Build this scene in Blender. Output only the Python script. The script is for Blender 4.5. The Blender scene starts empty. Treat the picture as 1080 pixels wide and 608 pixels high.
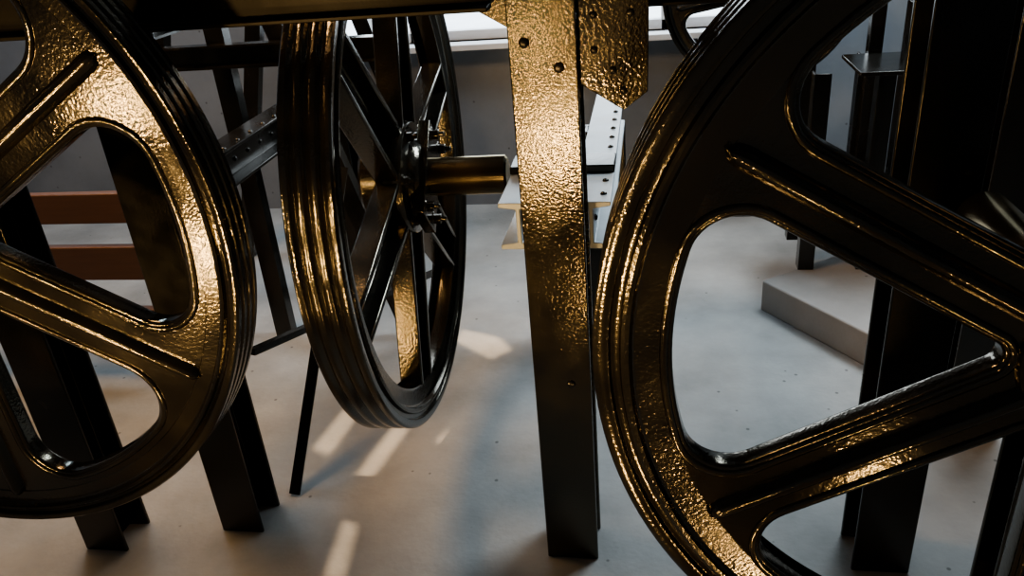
import bpy, bmesh, math
from mathutils import Vector, Matrix
C=bpy.context
scene=C.scene
def link(o):
    scene.collection.objects.link(o); return o
# ---------------- materials ----------------
def nodes(m):
    m.use_nodes=True
    nt=m.node_tree
    return nt, nt.nodes['Principled BSDF']
def iron(name, base, base2, metallic=0.0, r0=.07, r1=.20, bump=.25, scale=170, spec=1.0, n3w=.45, tint=(1,.90,.70)):
    m=bpy.data.materials.new(name); nt,b=nodes(m)
    tc=nt.nodes.new('ShaderNodeTexCoord')
    n1=nt.nodes.new('ShaderNodeTexNoise'); n1.inputs['Scale'].default_value=scale; n1.inputs['Detail'].default_value=2
    n2=nt.nodes.new('ShaderNodeTexNoise'); n2.inputs['Scale'].default_value=7; n2.inputs['Detail'].default_value=6
    n3=nt.nodes.new('ShaderNodeTexNoise'); n3.inputs['Scale'].default_value=60; n3.inputs['Detail'].default_value=2
    for n in (n1,n2,n3): nt.links.new(tc.outputs['Object'],n.inputs['Vector'])
    mix=nt.nodes.new('ShaderNodeMix'); mix.data_type='RGBA'
    mix.inputs[6].default_value=(*base,1); mix.inputs[7].default_value=(*base2,1)
    cr=nt.nodes.new('ShaderNodeMapRange'); cr.inputs[1].default_value=.4; cr.inputs[2].default_value=.65
    nt.links.new(n2.outputs['Fac'],cr.inputs[0]); nt.links.new(cr.outputs[0],mix.inputs[0])
    nt.links.new(mix.outputs[2],b.inputs['Base Color'])
    mr=nt.nodes.new('ShaderNodeMapRange'); mr.inputs[1].default_value=.3; mr.inputs[2].default_value=.7
    mr.inputs[3].default_value=r0; mr.inputs[4].default_value=r1
    nt.links.new(n2.outputs['Fac'],mr.inputs[0]); nt.links.new(mr.outputs[0],b.inputs['Roughness'])
    b.inputs['Metallic'].default_value=metallic
    b.inputs['Specular IOR Level'].default_value=spec
    b.inputs['Specular Tint'].default_value=(*tint,1)  # warm light colour put into the paint's reflections
    bp=nt.nodes.new('ShaderNodeBump'); bp.inputs['Strength'].default_value=bump; bp.inputs['Distance'].default_value=.002
    ad=nt.nodes.new('ShaderNodeMath'); ad.operation='MULTIPLY_ADD'; ad.inputs[1].default_value=n3w
    nt.links.new(n3.outputs['Fac'],ad.inputs[0]); nt.links.new(n1.outputs['Fac'],ad.inputs[2])
    nt.links.new(ad.outputs[0],bp.inputs['Height']); nt.links.new(bp.outputs[0],b.inputs['Normal'])
    return m
def concrete(name,c1,c2,rough=.75,bump=.3):
    m=bpy.data.materials.new(name); nt,b=nodes(m)
    tc=nt.nodes.new('ShaderNodeTexCoord')
    n1=nt.nodes.new('ShaderNodeTexNoise'); n1.inputs['Scale'].default_value=1.8; n1.inputs['Detail'].default_value=8; n1.inputs['Roughness'].default_value=.6
    n2=nt.nodes.new('ShaderNodeTexNoise'); n2.inputs['Scale'].default_value=60; n2.inputs['Detail'].default_value=6
    v=nt.nodes.new('ShaderNodeTexVoronoi'); v.inputs['Scale'].default_value=11; v.inputs['Randomness'].default_value=1
    for n in (n1,n2,v): nt.links.new(tc.outputs['Object'],n.inputs['Vector'])
    mr=nt.nodes.new('ShaderNodeMapRange'); mr.inputs[1].default_value=.35; mr.inputs[2].default_value=.65
    nt.links.new(n1.outputs['Fac'],mr.inputs[0])
    mix=nt.nodes.new('ShaderNodeMix'); mix.data_type='RGBA'
    mix.inputs[6].default_value=(*c1,1); mix.inputs[7].default_value=(*c2,1)
    nt.links.new(mr.outputs[0],mix.inputs[0])
    mp=nt.nodes.new('ShaderNodeMapRange'); mp.inputs[1].default_value=.045; mp.inputs[2].default_value=.075; mp.inputs[3].default_value=.45; mp.inputs[4].default_value=1
    nt.links.new(v.outputs['Distance'],mp.inputs[0])
    mul=nt.nodes.new('ShaderNodeMix'); mul.data_type='RGBA'; mul.blend_type='MULTIPLY'; mul.inputs[0].default_value=1
    nt.links.new(mix.outputs[2],mul.inputs[6]); nt.links.new(mp.outputs[0],mul.inputs[7])
    nt.links.new(mul.outputs[2],b.inputs['Base Color'])
    b.inputs['Roughness'].default_value=rough
    bp=nt.nodes.new('ShaderNodeBump'); bp.inputs['Strength'].default_value=bump; bp.inputs['Distance'].default_value=.004
    nt.links.new(n2.outputs['Fac'],bp.inputs['Height']); nt.links.new(bp.outputs[0],b.inputs['Normal'])
    return m
def wood(name,c1,c2):
    m=bpy.data.materials.new(name); nt,b=nodes(m)
    tc=nt.nodes.new('ShaderNodeTexCoord'); mp=nt.nodes.new('ShaderNodeMapping'); mp.inputs['Scale'].default_value=(1.5,18,18)
    n=nt.nodes.new('ShaderNodeTexNoise'); n.inputs['Scale'].default_value=3; n.inputs['Detail'].default_value=6
    nt.links.new(tc.outputs['Object'],mp.inputs[0]); nt.links.new(mp.outputs[0],n.inputs['Vector'])
    mix=nt.nodes.new('ShaderNodeMix'); mix.data_type='RGBA'
    mix.inputs[6].default_value=(*c1,1); mix.inputs[7].default_value=(*c2,1)
    nt.links.new(n.outputs['Fac'],mix.inputs[0]); nt.links.new(mix.outputs[2],b.inputs['Base Color'])
    b.inputs['Roughness'].default_value=.55
    return m
M_IRON=iron('cast_iron_black_gloss',(.005,.0045,.004),(.012,.010,.007))
M_COL=iron('painted_steel_gloss',(.006,.005,.004),(.015,.012,.007),r0=.07,r1=.19,bump=.32,scale=170,n3w=.4)
M_DARK=iron('painted_steel_dark',(.006,.006,.005),(.012,.011,.010),r0=.14,r1=.3,bump=.15,spec=.5,tint=(1,.95,.85))
M_MATTE=iron('painted_steel_matte',(.004,.004,.004),(.008,.007,.006),r0=.4,r1=.5,bump=.10,spec=.2,tint=(1,.95,.85))
M_LIGHT=iron('primed_steel_grey',(.25,.28,.30),(.38,.41,.43),metallic=.2,r0=.35,r1=.5,bump=.1,tint=(1,1,1))
M_SHAFT=iron('turned_steel',(.05,.04,.025),(.08,.06,.035),metallic=.8,r0=.15,r1=.28,bump=.05)
M_FLOOR=concrete('concrete_floor',(.20,.202,.197),(.335,.332,.322))
M_WALL=concrete('plaster_wall',(.14,.16,.185),(.20,.22,.245),bump=.15)
M_PL=concrete('concrete_plinth',(.20,.19,.18),(.28,.265,.25))
M_TRIM=concrete('window_frame_paint',(.5,.52,.55),(.6,.62,.64),bump=.05)
M_WOOD=wood('red_brown_wood',(.07,.036,.024),(.14,.072,.045))
# ---------------- mesh helpers ----------------
def obj_from_bm(bm,name,mat,parent=None,smooth=True,angle=32,bevel=0,seg=2):
    bmesh.ops.recalc_face_normals(bm,faces=bm.faces)
    me=bpy.data.meshes.new(name); bm.to_mesh(me); bm.free()
    me.materials.append(mat)
    if smooth:
        for p in me.polygons: p.use_smooth=True
        me.set_sharp_from_angle(angle=math.radians(angle))
    o=link(bpy.data.objects.new(name,me))
    if bevel:
        md=o.modifiers.new('bevel','BEVEL'); md.width=bevel; md.segments=seg; md.limit_method='ANGLE'; md.harden_normals=False
    if parent: o.parent=parent
    return o
def add_box(bm,x0,x1,y0,y1,z0,z1,mat=None):
    vs=[bm.verts.new(Vector((x,y,z)) if mat is None else mat@Vector((x,y,z))) for x in(x0,x1) for y in(y0,y1) for z in(z0,z1)]
    f=[(0,1,3,2),(4,6,7,5),(0,4,5,1),(2,3,7,6),(0,2,6,4),(1,5,7,3)]
    for q in f: bm.faces.new([vs[i] for i in q])
def add_prism(bm,pts,frame,L,s1=1.0):
    a=[bm.verts.new(frame@Vector((x,y,0))) for x,y in pts]
    b=[bm.verts.new(frame@Vector((x*s1,y,L))) for x,y in pts]
    n=len(pts)
    bm.faces.new(a[::-1]); bm.faces.new(b)
    for i in range(n): bm.faces.new((a[i],a[(i+1)%n],b[(i+1)%n],b[i]))
def frame_from(origin,zdir,xdir):
    z=Vector(zdir).normalized(); x=Vector(xdir); x=(x-z*x.dot(z)).normalized(); y=z.cross(x)
    m=Matrix((x,y,z)).transposed().to_4x4(); m.translation=Vector(origin); return m
def I_pts(w,h,tf,tw):
    return [(-w/2,-h/2),(w/2,-h/2),(w/2,-h/2+tf),(tw/2,-h/2+tf*1.5),(tw/2,h/2-tf*1.5),(w/2,h/2-tf),(w/2,h/2),(-w/2,h/2),(-w/2,h/2-tf),(-tw/2,h/2-tf*1.5),(-tw/2,-h/2+tf*1.5),(-w/2,-h/2+tf)]
def C_pts(w,h,t):
    return [(-w/2,0),(w/2,0),(w/2,h),(w/2-t,h),(w/2-t*1.2,t),(-w/2+t*1.2,t),(-w/2+t,h),(-w/2,h)]
def add_lathe(bm,prof,frame,seg=96,closed=True):
    rings=[]
    for k in range(seg):
        t=2*math.pi*k/seg
        rings.append([bm.verts.new(frame@Vector((r*math.cos(t),r*math.sin(t),h))) for r,h in prof])
    n=len(prof)
    for k in range(seg):
        A=rings[k];B=rings[(k+1)%seg]
        for i in range(n if closed else n-1):
            bm.faces.new((A[i],A[(i+1)%n],B[(i+1)%n],B[i]))
    if not closed:
        bm.faces.new([r[0] for r in rings]); bm.faces.new([r[-1] for r in rings][::-1])
def add_bolt(bm,pos,normal,r=.011,h=.009,hexa=False):
    up=(0,0,1) if abs(Vector(normal).z)<.9 else (1,0,0)
    f=frame_from(pos,normal,up)
    if hexa:
        add_lathe(bm,[(r*1.45,-.002),(r*1.45,.002)],f,16,False)
        add_lathe(bm,[(r,-.001),(r,h)],f,6,False)
        add_lathe(bm,[(r*.5,0),(r*.5,h*1.7)],f,10,False)
    else:
        add_lathe(bm,[(r,-.001),(r*.92,h*.4),(r*.65,h*.8),(r*.25,h)],f,14,False)
def empty(name,loc):
    e=link(bpy.data.objects.new(name,None)); e.location=loc; e.empty_display_size=.1; return e

# ---------------- wheel ----------------
def hole_outline(hw,ri,rh,f,g,mid):
    u=Vector((math.cos(math.pi/6),math.sin(math.pi/6))); n=Vector((math.sin(math.pi/6),-math.cos(math.pi/6)))
    t=math.sqrt((ri-f)**2-(hw+f)**2); Co=u*t+n*(hw+f)
    t2=math.sqrt((rh+g)**2-(hw+g)**2); Ci=u*t2+n*(hw+g)
    half=[]
    ai=math.atan2(Ci.y,Ci.x)
    if ai<.03:
        Ci=Vector(((hw+g)/.5,0)); a0=math.pi
    else:
        N=6
        for k in range(N): half.append(Vector((math.cos(ai*k/N),math.sin(ai*k/N)))*rh)
        a0=math.atan2(-Ci.y,-Ci.x)
    a1=math.atan2(-n.y,-n.x)
    while a0-a1>math.pi: a0-=2*math.pi
    while a1-a0>math.pi: a0+=2*math.pi
    for k in range(9):
        a=a0+(a1-a0)*k/8; half.append(Ci+Vector((math.cos(a),math.sin(a)))*g)
    a0=math.atan2(-n.y,-n.x); a1=math.atan2(Co.y,Co.x)
    while a0-a1>math.pi: a0-=2*math.pi
    for k in range(13):
        a=a0+(a1-a0)*k/12; half.append(Co+Vector((math.cos(a),math.sin(a)))*f)
    ao=math.atan2(Co.y,Co.x)
    for k in range(1,11):
        a=ao*(1-k/10); half.append(Vector((math.cos(a),math.sin(a)))*ri)
    pts=half+[Vector((p.x,-p.y)) for p in half[-2:0:-1]]
    c,s=math.cos(mid),math.sin(mid)
    return [(p.x*c-p.y*s,p.x*s+p.y*c) for p in pts]
def curve_mesh(name,splines,extrude,bevel,fill2d=True,z=0):
    cu=bpy.data.curves.new(name,'CURVE'); cu.dimensions='2D' if fill2d else '3D'
    if fill2d: cu.fill_mode='BOTH'
    cu.extrude=extrude; cu.bevel_depth=bevel; cu.bevel_resolution=2
    for pts in splines:
        sp=cu.splines.new('POLY'); sp.points.add(len(pts)-1); sp.use_cyclic_u=True
        for i,p in enumerate(pts): sp.points[i].co=(p[0],p[1],0 if fill2d else z,1)
    o=link(bpy.data.objects.new(name,cu))
    C.view_layer.update()
    me=bpy.data.meshes.new_from_object(o.evaluated_get(C.evaluated_depsgraph_get()))
    bpy.data.objects.remove(o); bpy.data.curves.remove(cu)
    return me
def make_wheel(name,R,W,center,axis,phase,mat,shaft_r=.05,groove=3,k=None,hubf=.03,hw0=.056,ri0=.588,f0=.085,hk=1.0,gd=.012,arms=False):
    """front face at center, body extends along -axis*W. R outer radius, k scale of inner parts"""
    if k is None: k=R/.70
    e=empty(name,center)
    up=Vector((0,0,1)); z=Vector(axis).normalized(); x=up.cross(z).normalized(); y=z.cross(x)
    m=Matrix((x,y,z)).transposed().to_4x4(); m.translation=Vector(center); e.matrix_world=m
    I=Matrix.Identity(4)
    r1=.592*k; d=R-r1; q=d/.108
    F=[(0,-.034),(.002,-.020),(.008,-.016),(.046,-.016),(.052,-.012),(.056,-.002),(.062,0),(.067,-.002),(.070,-.011),(.076,-.013),(.082,-.011),(.085,-.002),(.089,0),(.103,0),(.108,-.004)]
    F=[(r1+r*q,h) for r,h in F]
    B=[(r,-W-h) for r,h in F][::-1]
    tread=[]
    land=.010; gw=(W-.008-land*(groove+1))/groove; h=-.004
    for i in range(groove):
        h-=land; tread.append((R,h))
        tread.append((R-gd*.2,h-gw*.12)); tread.append((R-gd*.8,h-gw*.33)); tread.append((R-gd,h-gw*.5)); tread.append((R-gd*.8,h-gw*.67)); tread.append((R-gd*.2,h-gw*.88))
        h-=gw; tread.append((R,h))
    ri2=R-.07
    inner=[(ri2,-W+.034),(ri2+.006,-W*.5),(ri2,-.062)]
    bm=bmesh.new(); add_lathe(bm,F+tread+B[:-1]+inner+[(r1,-.058)],I,160,True)
    obj_from_bm(bm,'grooved_rim',mat,e,angle=40)
    hw,ri,rh,f,g=hw0*k,ri0*k,.118*k*hk,f0*k,.03*k
    if arms:
        bm=bmesh.new()
        for i in range(6):
            a=phase+i*math.pi/3
            fr=frame_from((0,0,0),(math.cos(a),math.sin(a),0),(-math.sin(a),math.cos(a),0))
            s=1 if (fr.to_3x3()@Vector((0,1,0))).z>0 else -1
            w_=.145; t_=.018
            pts=[(px,s*(py-.078)) for px,py in C_pts(w_,.062,t_)]
            if s<0: pts=pts[::-1]
            frr=fr.copy(); frr.translation=fr@Vector((0,0,.085))
            add_prism(bm,pts,frr,r1+.004-.085,.78)
        obj_from_bm(bm,'channel_arms',mat,e,bevel=.004,angle=30)
    else:
        holes=[hole_outline(hw,ri,rh,f,g,phase+math.pi/6+i*math.pi/3) for i in range(6)]
        circ=[((r1+.02)*math.cos(a),(r1+.02)*math.sin(a)) for a in [2*math.pi*i/120 for i in range(120)]]
        me=curve_mesh('web_plate',[circ]+holes,.013,.007)
        for p in me.polygons: p.use_smooth=True
        me.set_sharp_from_angle(angle=math.radians(50)); me.materials.clear(); me.materials.append(mat)
        o=link(bpy.data.objects.new('web_plate',me)); o.parent=e; o.location=(0,0,-.038)
        def infl(pts,d):
            n=len(pts);out=[]
            for i in range(n):
                p0=Vector(pts[i-1]);p1=Vector(pts[(i+1)%n]);t=(p1-p0).normalized();nn=Vector((t.y,-t.x))
                cpt=Vector(pts[i]); out.append(tuple(cpt+nn*d))
            return out
        hs=[]
        for hl in holes:
            cx=sum(p[0] for p in hl)/len(hl);cy=sum(p[1] for p in hl)/len(hl)
            a=infl(hl,.006)
            if (Vector(a[0])-Vector((cx,cy))).length<(Vector(hl[0])-Vector((cx,cy))).length: a=infl(hl,-.006)
            hs.append(a)
        me=curve_mesh('opening_bead',hs,0,.0075,False,0)
        for p in me.polygons: p.use_smooth=True
        me.materials.clear(); me.materials.append(mat)
        o=link(bpy.data.objects.new('opening_bead',me)); o.parent=e; o.location=(0,0,-.020)
        bm=bmesh.new()
        for i in range(6):
            a=phase+i*math.pi/3
            fr=frame_from((0,0,0),(math.cos(a),math.sin(a),0),(-math.sin(a),math.cos(a),0))
            s=1 if (fr.to_3x3()@Vector((0,1,0))).z>0 else -1
            ra,rb=.10*k,.600*k
            fw=.012
            L=[]
            prof=[(-fw*1.5,-.020),(-fw,-.008),(-fw*.5,-.001),(0,.001),(fw*.5,-.001),(fw,-.008),(fw*1.5,-.020)]
            stations=[(ra,1.0,0),(rb-.02,1.0,0),(rb-.006,.85,-.003),(rb+.002,.4,-.010),(rb+.004,.1,-.018)]
            for r,sc,dz in stations:
                L.append([bm.verts.new(fr@Vector((px*sc,s*(pz+dz if pz>-.02 else pz),r))) for px,pz in prof])
            for j in range(len(L)-1):
                for q2 in range(len(prof)-1):
                    bm.faces.new((L[j][q2],L[j][q2+1],L[j+1][q2+1],L[j+1][q2]))
            pts=[(-.010,-.050),(.010,-.050),(.007,-W+.012),(-.007,-W+.012)]
            pts=[(px,s*pz) for px,pz in pts]
            frr=fr.copy(); frr.translation=fr@Vector((0,0,.09*k))
            add_prism(bm,pts,frr,ri2+.003-.09*k)
        obj_from_bm(bm,'spoke_ribs',mat,e,angle=60)
    bm=bmesh.new(); j=k*hk
    add_lathe(bm,[(shaft_r,-W-.03),(.085*j,-W-.03),(.095*j,-W-.02),(.098*j,-W+.03),(.115*j,-W*.62),(.128*j,-.055),(.128*j,-.018),(.124*j,-.010),(.090*j,-.006),(.085*j,hubf-.01),(.075*j,hubf),(shaft_r,hubf)],I,72,True)
    for i in range(6):
        a=phase+math.pi/6+i*math.pi/3
        add_bolt(bm,(.106*j*math.cos(a),.106*j*math.sin(a),-.008),(0,0,1),.010*hk,.014,True)
    obj_from_bm(bm,'hub',mat,e,angle=35)
    return e
def add_shaft(parent,name,p0,p1,r,mat):
    bm=bmesh.new()
    add_lathe(bm,[(r*.85,p0),(r,p0+.006),(r,p1-.006),(r*.85,p1)],Matrix.Identity(4),40,False)
    return obj_from_bm(bm,name,mat,parent)

rad=math.radians
w1=make_wheel('cable_sheave_wheel',.70,.115,(.615,1.00,.975),(0,-1,0),rad(149.5),M_IRON,hw0=.053,ri0=.592,f0=.075)
add_shaft(w1,'shaft',-.53,.07,.05,M_SHAFT)
w2=make_wheel('cable_sheave_wheel',.686,.085,(-1.418,1.20,1.085),(0,-1,0),rad(31.5),M_IRON,k=1.03,ri0=.572,hw0=.060)
add_shaft(w2,'shaft',-.20,.07,.05,M_SHAFT)
w3=make_wheel('cable_sheave_wheel',.648,.105,(-.598,1.944,.938),(1,.04,0),rad(15),M_IRON,groove=3,hubf=.02,hk=1.25,arms=True,gd=.009)
add_shaft(w3,'shaft',-.135,.235,.05,M_SHAFT)
bm=bmesh.new()
fr=Matrix.Rotation(rad(45),4,'Z')
add_box(bm,-.13,.13,-.068,.068,.006,.036,fr)
for sx in(-1,1):
    for sy in(-1,1):
        add_bolt(bm,fr@Vector((sx*.102,sy*.040,.036)),(0,0,1),.014,.020,True)
obj_from_bm(bm,'hub_clamp',M_IRON,w3,bevel=.006)
w4=make_wheel('cable_sheave_wheel',.42,.08,(.468,3.78,1.12),(0,-1,0),rad(10),M_DARK,groove=2,shaft_r=.03)
add_shaft(w4,'shaft',-.12,.05,.03,M_SHAFT)

# ---------------- columns ----------------
def column(x,y,z1,w,d,mat,name='steel_column',bolts=()):
    e=empty(name,(x,y,0))
    bm=bmesh.new()
    f=Matrix.Translation((0,d/2,.0))
    add_prism(bm,I_pts(w,d,.010,.010),f,z1)
    obj_from_bm(bm,'h_section',mat,e,bevel=.003,angle=30)
    if bolts:
        bm=bmesh.new()
        for bx,bz in bolts: add_bolt(bm,(bx,0,bz),(0,-1,0),.011,.006)
        obj_from_bm(bm,'rivets',M_DARK,e)
    return e
c1=column(-.205,1.57,2.2,.133,.12,M_COL,bolts=[(-.035,1.33),(.03,1.28),(-.035,1.55),(.03,1.55),(.02,.55)])
c2=column(.56,1.58,2.2,.135,.13,M_DARK)
c3=column(-1.16,1.60,2.2,.125,.12,M_DARK)
c4=column(-1.53,1.50,2.2,.13,.12,M_DARK)
c5=column(.82,1.46,1.6,.12,.11,M_COL)
c6=column(.95,2.15,2.2,.16,.14,M_DARK)
# header beams
bm=bmesh.new()
add_prism(bm,C_pts(.15,.045,.008),frame_from((-2.1,1.43,1.49),(1,0,0),(0,0,1)),1.83)
add_box(bm,-.30,-.273,1.44,1.60,1.42,1.56)
obj_from_bm(bm,'header_beam',M_MATTE,bevel=.002)
bm=bmesh.new()
add_prism(bm,C_pts(.16,.05,.008),frame_from((-.26,1.775,1.44),(1,0,0),(0,0,1)),1.6)
obj_from_bm(bm,'header_beam',M_MATTE,bevel=.002)
# gusset plate
e=empty('gusset_plate',(-.138,1.60,1.22))
bm=bmesh.new()
fr=frame_from((0,.006,0),(0,-1,0),(1,0,0))
add_prism(bm,[(0,.02),(.085,-.035),(.132,0),(.135,.18),(0,.18)],fr,.010)
obj_from_bm(bm,'plate',M_COL,e,bevel=.002)
bm=bmesh.new()
for px,pz in [(.030,.085),(.065,.045),(.085,.005),(.030,.15),(.10,.15)]:
    add_bolt(bm,(px,-.004,pz),(0,-1,0),.008,.005,False)
obj_from_bm(bm,'bolts',M_DARK,e)
bm=bmesh.new()
add_prism(bm,[(0,0),(0,.06),(-.10,.06)],frame_from((-.272,1.62,1.35),(0,-1,0),(1,0,0)),.01)
obj_from_bm(bm,'knee_bracket',M_COL,bevel=.002)

def beam(name,x,y0,y1,z0,z1,w,mat,rivets=True):
    e=empty(name,(x,y0,z0)); h=z1-z0
    bm=bmesh.new()
    add_prism(bm,I_pts(w,h,.011,.010),frame_from((0,0,h/2),(0,1,0),(1,0,0)),y1-y0)
    obj_from_bm(bm,'i_section',mat,e,bevel=.002)
    if rivets:
        bm=bmesh.new()
        n=int((y1-y0)/.09)
        for i in range(n):
            yy=.05+i*.09
            add_bolt(bm,(w*.30,yy,h),(0,0,1),.008,.006)
            add_bolt(bm,(.006,yy,h*.5),(1,0,0),.008,.006)
        obj_from_bm(bm,'rivets',M_DARK,e)
    return e
beam('support_beam',-.301,1.695,2.75,.84,.955,.09,M_LIGHT)
beam('support_beam',-.134,1.695,2.75,.84,.955,.09,M_LIGHT)
beam('support_beam',-1.27,1.73,3.2,.86,.975,.09,M_DARK)
column(-.218,2.66,.84,.26,.09,M_DARK,name='beam_support_post')
column(-1.27,3.05,.86,.10,.10,M_DARK,name='beam_support_post')
e=empty('pillow_block_bearing',(-.218,1.944,.955))
bm=bmesh.new()
add_box(bm,-.13,.13,-.05,.05,0,.02)
add_lathe(bm,[(.02,-.05),(.07,-.05),(.075,-.045),(.075,.045),(.07,.05),(.02,.05)],frame_from((0,0,.075),(1,0,0),(0,0,1)),40,True)
obj_from_bm(bm,'housing',M_DARK,e,bevel=.003)
bm=bmesh.new()
p0=Vector((-1.066,1.77,0));p1=Vector((-.936,2.28,.86))
add_prism(bm,[(-.017,-.017),(.017,-.017),(.017,-.012),(-.012,-.012),(-.012,.017),(-.017,.017)],frame_from(p0,p1-p0,(1,0,0)),(p1-p0).length)
p0=Vector((-1.085,1.76,.51));p1=Vector((-.80,2.72,.30))
add_prism(bm,[(-.010,-.010),(.010,-.010),(.010,.010),(-.010,.010)],frame_from(p0,p1-p0,(0,0,1)),(p1-p0).length)
obj_from_bm(bm,'diagonal_brace',M_DARK)

e=empty('steel_trestle',(-1.7,2.6,0))
bm=bmesh.new()
def bar(bm,a,b,w=.07,h=.05,xd=(1,0,0)):
    a=Vector(a);b=Vector(b)
    add_prism(bm,C_pts(w,h,.008),frame_from(a,b-a,xd),(b-a).length)
bar(bm,(-.35,.1,0),(.10,.1,1.7)); bar(bm,(.75,.1,0),(.30,.1,1.7)); bar(bm,(-.4,.1,1.15),(.85,.1,1.15),.08,.05,(0,0,1)); bar(bm,(.2,.1,0),(.2,.1,1.9))
bar(bm,(-.35,.9,0),(.10,.9,1.7)); bar(bm,(.75,.9,0),(.30,.9,1.7)); bar(bm,(-.3,.9,.6),(.65,.9,.6),.08,.05,(0,0,1))
bar(bm,(.1,-.2,1.3),(.1,1.1,1.3),.09,.06,(0,0,1)); bar(bm,(.3,-.2,1.62),(.3,1.1,1.62),.09,.06,(0,0,1))
obj_from_bm(bm,'frame_bars',M_DARK,e)
e=empty('wooden_barrier',(-2.3,2.35,0))
bm=bmesh.new()
add_box(bm,-.7,.62,0,.035,.66,.77); add_box(bm,-.7,.62,0,.035,.44,.57); add_box(bm,-.7,.62,0,.035,.2,.32)
for x in(-.6,0,.53): add_box(bm,x,x+.08,.035,.09,0,.80)
obj_from_bm(bm,'planks',M_WOOD,e,bevel=.004)

e=empty('concrete_plinth',(.432,2.957,0)); e.rotation_euler=(0,0,math.atan2(-.809,.588))
bm=bmesh.new(); add_box(bm,0,.66,0,1.0,0,.13)
obj_from_bm(bm,'block',M_PL,e,bevel=.006)
e=empty('machine_stand',(.60,3.0,.13))
bm=bmesh.new()
def angle_leg(x,y,z0,z1,w=.06):
    add_prism(bm,[(0,0),(w,0),(w,.008),(.008,.008),(.008,w),(0,w)],Matrix.Translation((x,y,z0)),z1-z0)
for x in(-.02,.20): 
    angle_leg(x,.05,0,.78); angle_leg(x,.35,0,.78)
angle_leg(.30,.10,0,1.0,.09); angle_leg(.45,.10,0,1.0,.05)
add_box(bm,-.05,.30,.03,.42,.30,.34)
add_box(bm,.12,.52,-.02,.30,.78,.795)
add_box(bm,.20,.60,.32,.55,1.0,1.015)
add_box(bm,.22,.27,.32,.37,0,1.0); add_box(bm,.53,.58,.48,.53,0,1.0)
obj_from_bm(bm,'frame',M_DARK,e,bevel=.002)
e=empty('floor_drain_valve',(.80,2.36,0))
bm=bmesh.new()
add_lathe(bm,[(.05,0),(.05,.012),(.02,.016),(.02,.05),(.035,.052),(.04,.07),(.035,.085),(.012,.09)],Matrix.Identity(4),28,False)
obj_from_bm(bm,'valve_body',M_DARK,e)
e=empty('wheel_pedestal',(.468,3.95,0))
bm=bmesh.new()
add_prism(bm,[(-.16,0),(.16,0),(.06,1.10),(.05,1.17),(-.05,1.17),(-.06,1.10)],frame_from((0,.05,0),(0,-1,0),(1,0,0)),.05)
obj_from_bm(bm,'pedestal',M_DARK,e,bevel=.004)

# ---------------- room ----------------
def room_box(name,b,mat):
    bm=bmesh.new(); add_box(bm,*b); return obj_from_bm(bm,name,mat,smooth=False)
room_box('floor',(-4,3.6,-2,4.35,-.1,0),M_FLOOR)
room_box('ceiling',(-4,3.6,-2,4.35,3.2,3.3),M_WALL)
room_box('wall_left',(-4.1,-4,-2,4.35,0,3.2),M_WALL)
room_box('wall_right',(3.6,3.7,-2,4.35,0,3.2),M_WALL)
room_box('wall_front',(-4,3.6,-2.1,-2,0,3.2),M_WALL)
bm=bmesh.new()
wx0,wx1,wz0,wz1=-1.9,.75,.90,2.0
add_box(bm,-4,wx0,4.2,4.35,0,3.2); add_box(bm,wx1,3.6,4.2,4.35,0,3.2); add_box(bm,wx0,wx1,4.2,4.35,0,wz0); add_box(bm,wx0,wx1,4.2,4.35,wz1,3.2)
obj_from_bm(bm,'wall_back',M_WALL,smooth=False)
e=empty('window_1',(0,4.2,wz0))
bm=bmesh.new()
H=wz1-wz0
add_box(bm,wx0-.03,wx1+.03,-.10,.15,-.03,.0)
add_box(bm,wx0,wx1,.04,.09,0,.05); add_box(bm,wx0,wx1,.04,.09,H-.05,H)
for i in range(5):
    x=wx0+(wx1-wx0-.05)*i/4; add_box(bm,x,x+.05,.04,.09,0,H)
obj_from_bm(bm,'frame',M_TRIM,e,bevel=.003)
room_box('ground_outside',(-12,12,4.36,24,-.3,-.2),M_TRIM)

# ---------------- lights ----------------
def area(name,loc,target,size,power,col,sy=None):
    l=bpy.data.lights.new(name,'AREA'); l.energy=power; l.color=col; l.size=size
    if sy: l.shape='RECTANGLE'; l.size_y=sy
    o=link(bpy.data.objects.new(name,l)); o.location=loc
    o.rotation_euler=(Vector(target)-Vector(loc)).to_track_quat('-Z','Y').to_euler(); return o
def spot(name,loc,target,power,col,ang,rad_=.05,blend=.3):
    l=bpy.data.lights.new(name,'SPOT'); l.energy=power; l.color=col; l.spot_size=rad(ang); l.spot_blend=blend; l.shadow_soft_size=rad_
    o=link(bpy.data.objects.new(name,l)); o.location=loc
    o.rotation_euler=(Vector(target)-Vector(loc)).to_track_quat('-Z','Y').to_euler(); return o
WARM=(1.0,.64,.27)
S=[((-.40,-.25,.58),(-.25,1.57,1.15),60,45,.055),
   ((-.50,-.15,1.05),(-.25,1.57,1.25),12,40,.04),
   ((-1.45,-.25,.62),(-.85,1.2,1.20),60,60,.055),
   ((-1.25,-.05,1.22),(-1.0,1.2,1.40),44,65,.045),
   ((-1.75,-.05,1.05),(-1.2,1.2,1.35),26,65,.045),
   ((-1.75,-.20,.40),(-1.0,1.2,.95),38,60,.045),
   ((-.12,.40,.20),(.02,1.0,.75),9,90,.035),
   ((.55,.40,.20),(.45,1.0,.72),5.5,80,.03),
   ((-.9,.15,.75),(-.05,1.0,.85),9,60,.035),
   ((-1.0,.55,.45),(-.60,1.6,.75),8,60,.04)]
for a,b_,pw,ang,rr in S: spot('warm_glint_spot',a,b_,pw,WARM,ang,rr,.5)  # extra spots added out of view for gold glints on wheels and column
area('warm_floor_fill',(-1.7,1.9,2.9),(-1.3,1.9,0),.8,74,(1,.60,.28))  # added overhead fill that warms the left floor
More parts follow.
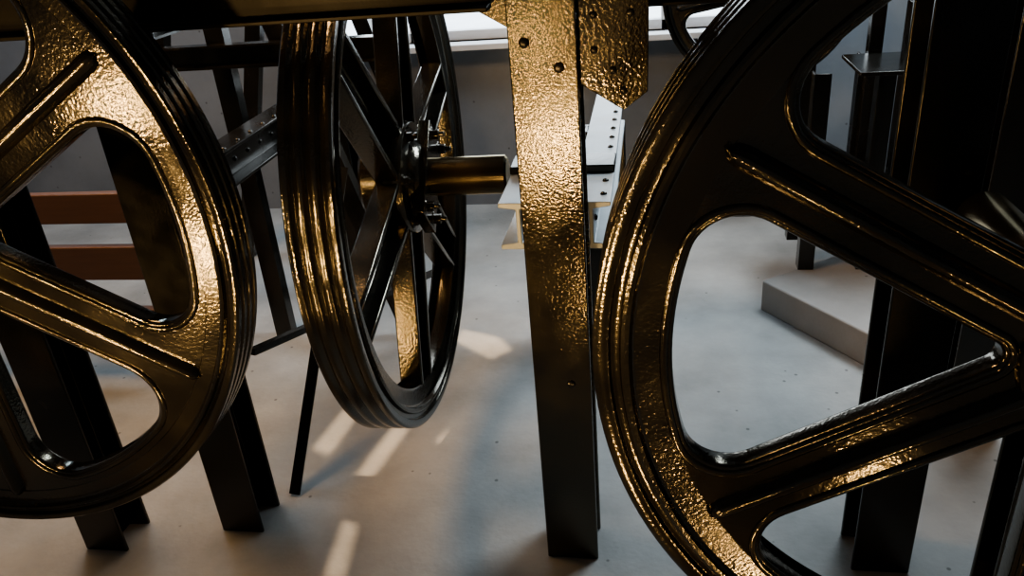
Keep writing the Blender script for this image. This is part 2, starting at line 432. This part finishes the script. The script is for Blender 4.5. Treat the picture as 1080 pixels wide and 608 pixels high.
area('cool_overhead_light',(1.2,3.2,3.1),(.5,2.2,0),1.2,160,(.80,.92,1.0))
area('cool_overhead_light',(-2.6,3.6,3.1),(-2.4,3.4,0),.8,42,(.62,.82,1.0))  # added cool fill brightening the left back wall and floor
LP=Vector((-.95,3.9,2.70)); hz=2.55
quads=[[(-.915,1.83),(-.86,1.80),(-.80,2.12),(-.86,2.14)],
       [(-.77,2.68),(-.60,2.55),(-.53,2.62),(-.60,2.72),(-.76,2.78)],
       [(-.86,1.45),(-.80,1.44),(-.83,1.65),(-.88,1.68)],
       [(-.70,2.03),(-.665,2.04),(-.67,2.13)],
       [(-1.10,1.98),(-1.03,1.95),(-1.0,2.20),(-1.06,2.26)]]
t=(LP.z-hz)/LP.z
hp=[[((x-LP.x)*t,(y-LP.y)*t) for x,y in q] for q in quads]
e=empty('floor_patch_gobo',(LP.x,LP.y,hz))  # added unseen mask, openings shaped to throw light patches on the floor
me=curve_mesh('gobo_plate',[[(-.20,-.25),(.20,-.25),(.20,.12),(-.20,.12)]]+hp,.0004,0)
me.materials.clear(); me.materials.append(M_DARK)
o=link(bpy.data.objects.new('gobo_plate',me)); o.parent=e
bm=bmesh.new()
add_box(bm,-.21,-.20,-.26,.13,-.005,.65); add_box(bm,.20,.21,-.26,.13,-.005,.65)
add_box(bm,-.20,.20,-.26,-.25,-.005,.65); add_box(bm,-.20,.20,.12,.13,-.005,.65)
obj_from_bm(bm,'gobo_sides',M_DARK,e)
spot('gobo_spot',LP,(-.85,2.0,0),720,(1,.72,.46),70,.0010,.1)  # added spot shining through the mask for the floor patches
w=bpy.data.worlds.new('daylight'); scene.world=w; w.use_nodes=True
bg=w.node_tree.nodes['Background']; bg.inputs[0].default_value=(.82,.92,1,1); bg.inputs[1].default_value=6.0

# ---------------- camera ----------------
cam=bpy.data.cameras.new('camera'); cam.sensor_width=36; cam.lens=28.27; cam.clip_start=.02
co=link(bpy.data.objects.new('camera',cam))
co.matrix_world=Matrix.Translation((0,0,1.6))@Matrix.Rotation(rad(11),4,'Z')@Matrix.Rotation(rad(63.5),4,'X')@Matrix.Rotation(rad(-5.05),4,'Z')
scene.camera=co
scene.view_settings.view_transform='AgX'
scene.view_settings.look='AgX - Medium High Contrast'
scene.view_settings.exposure=-.06
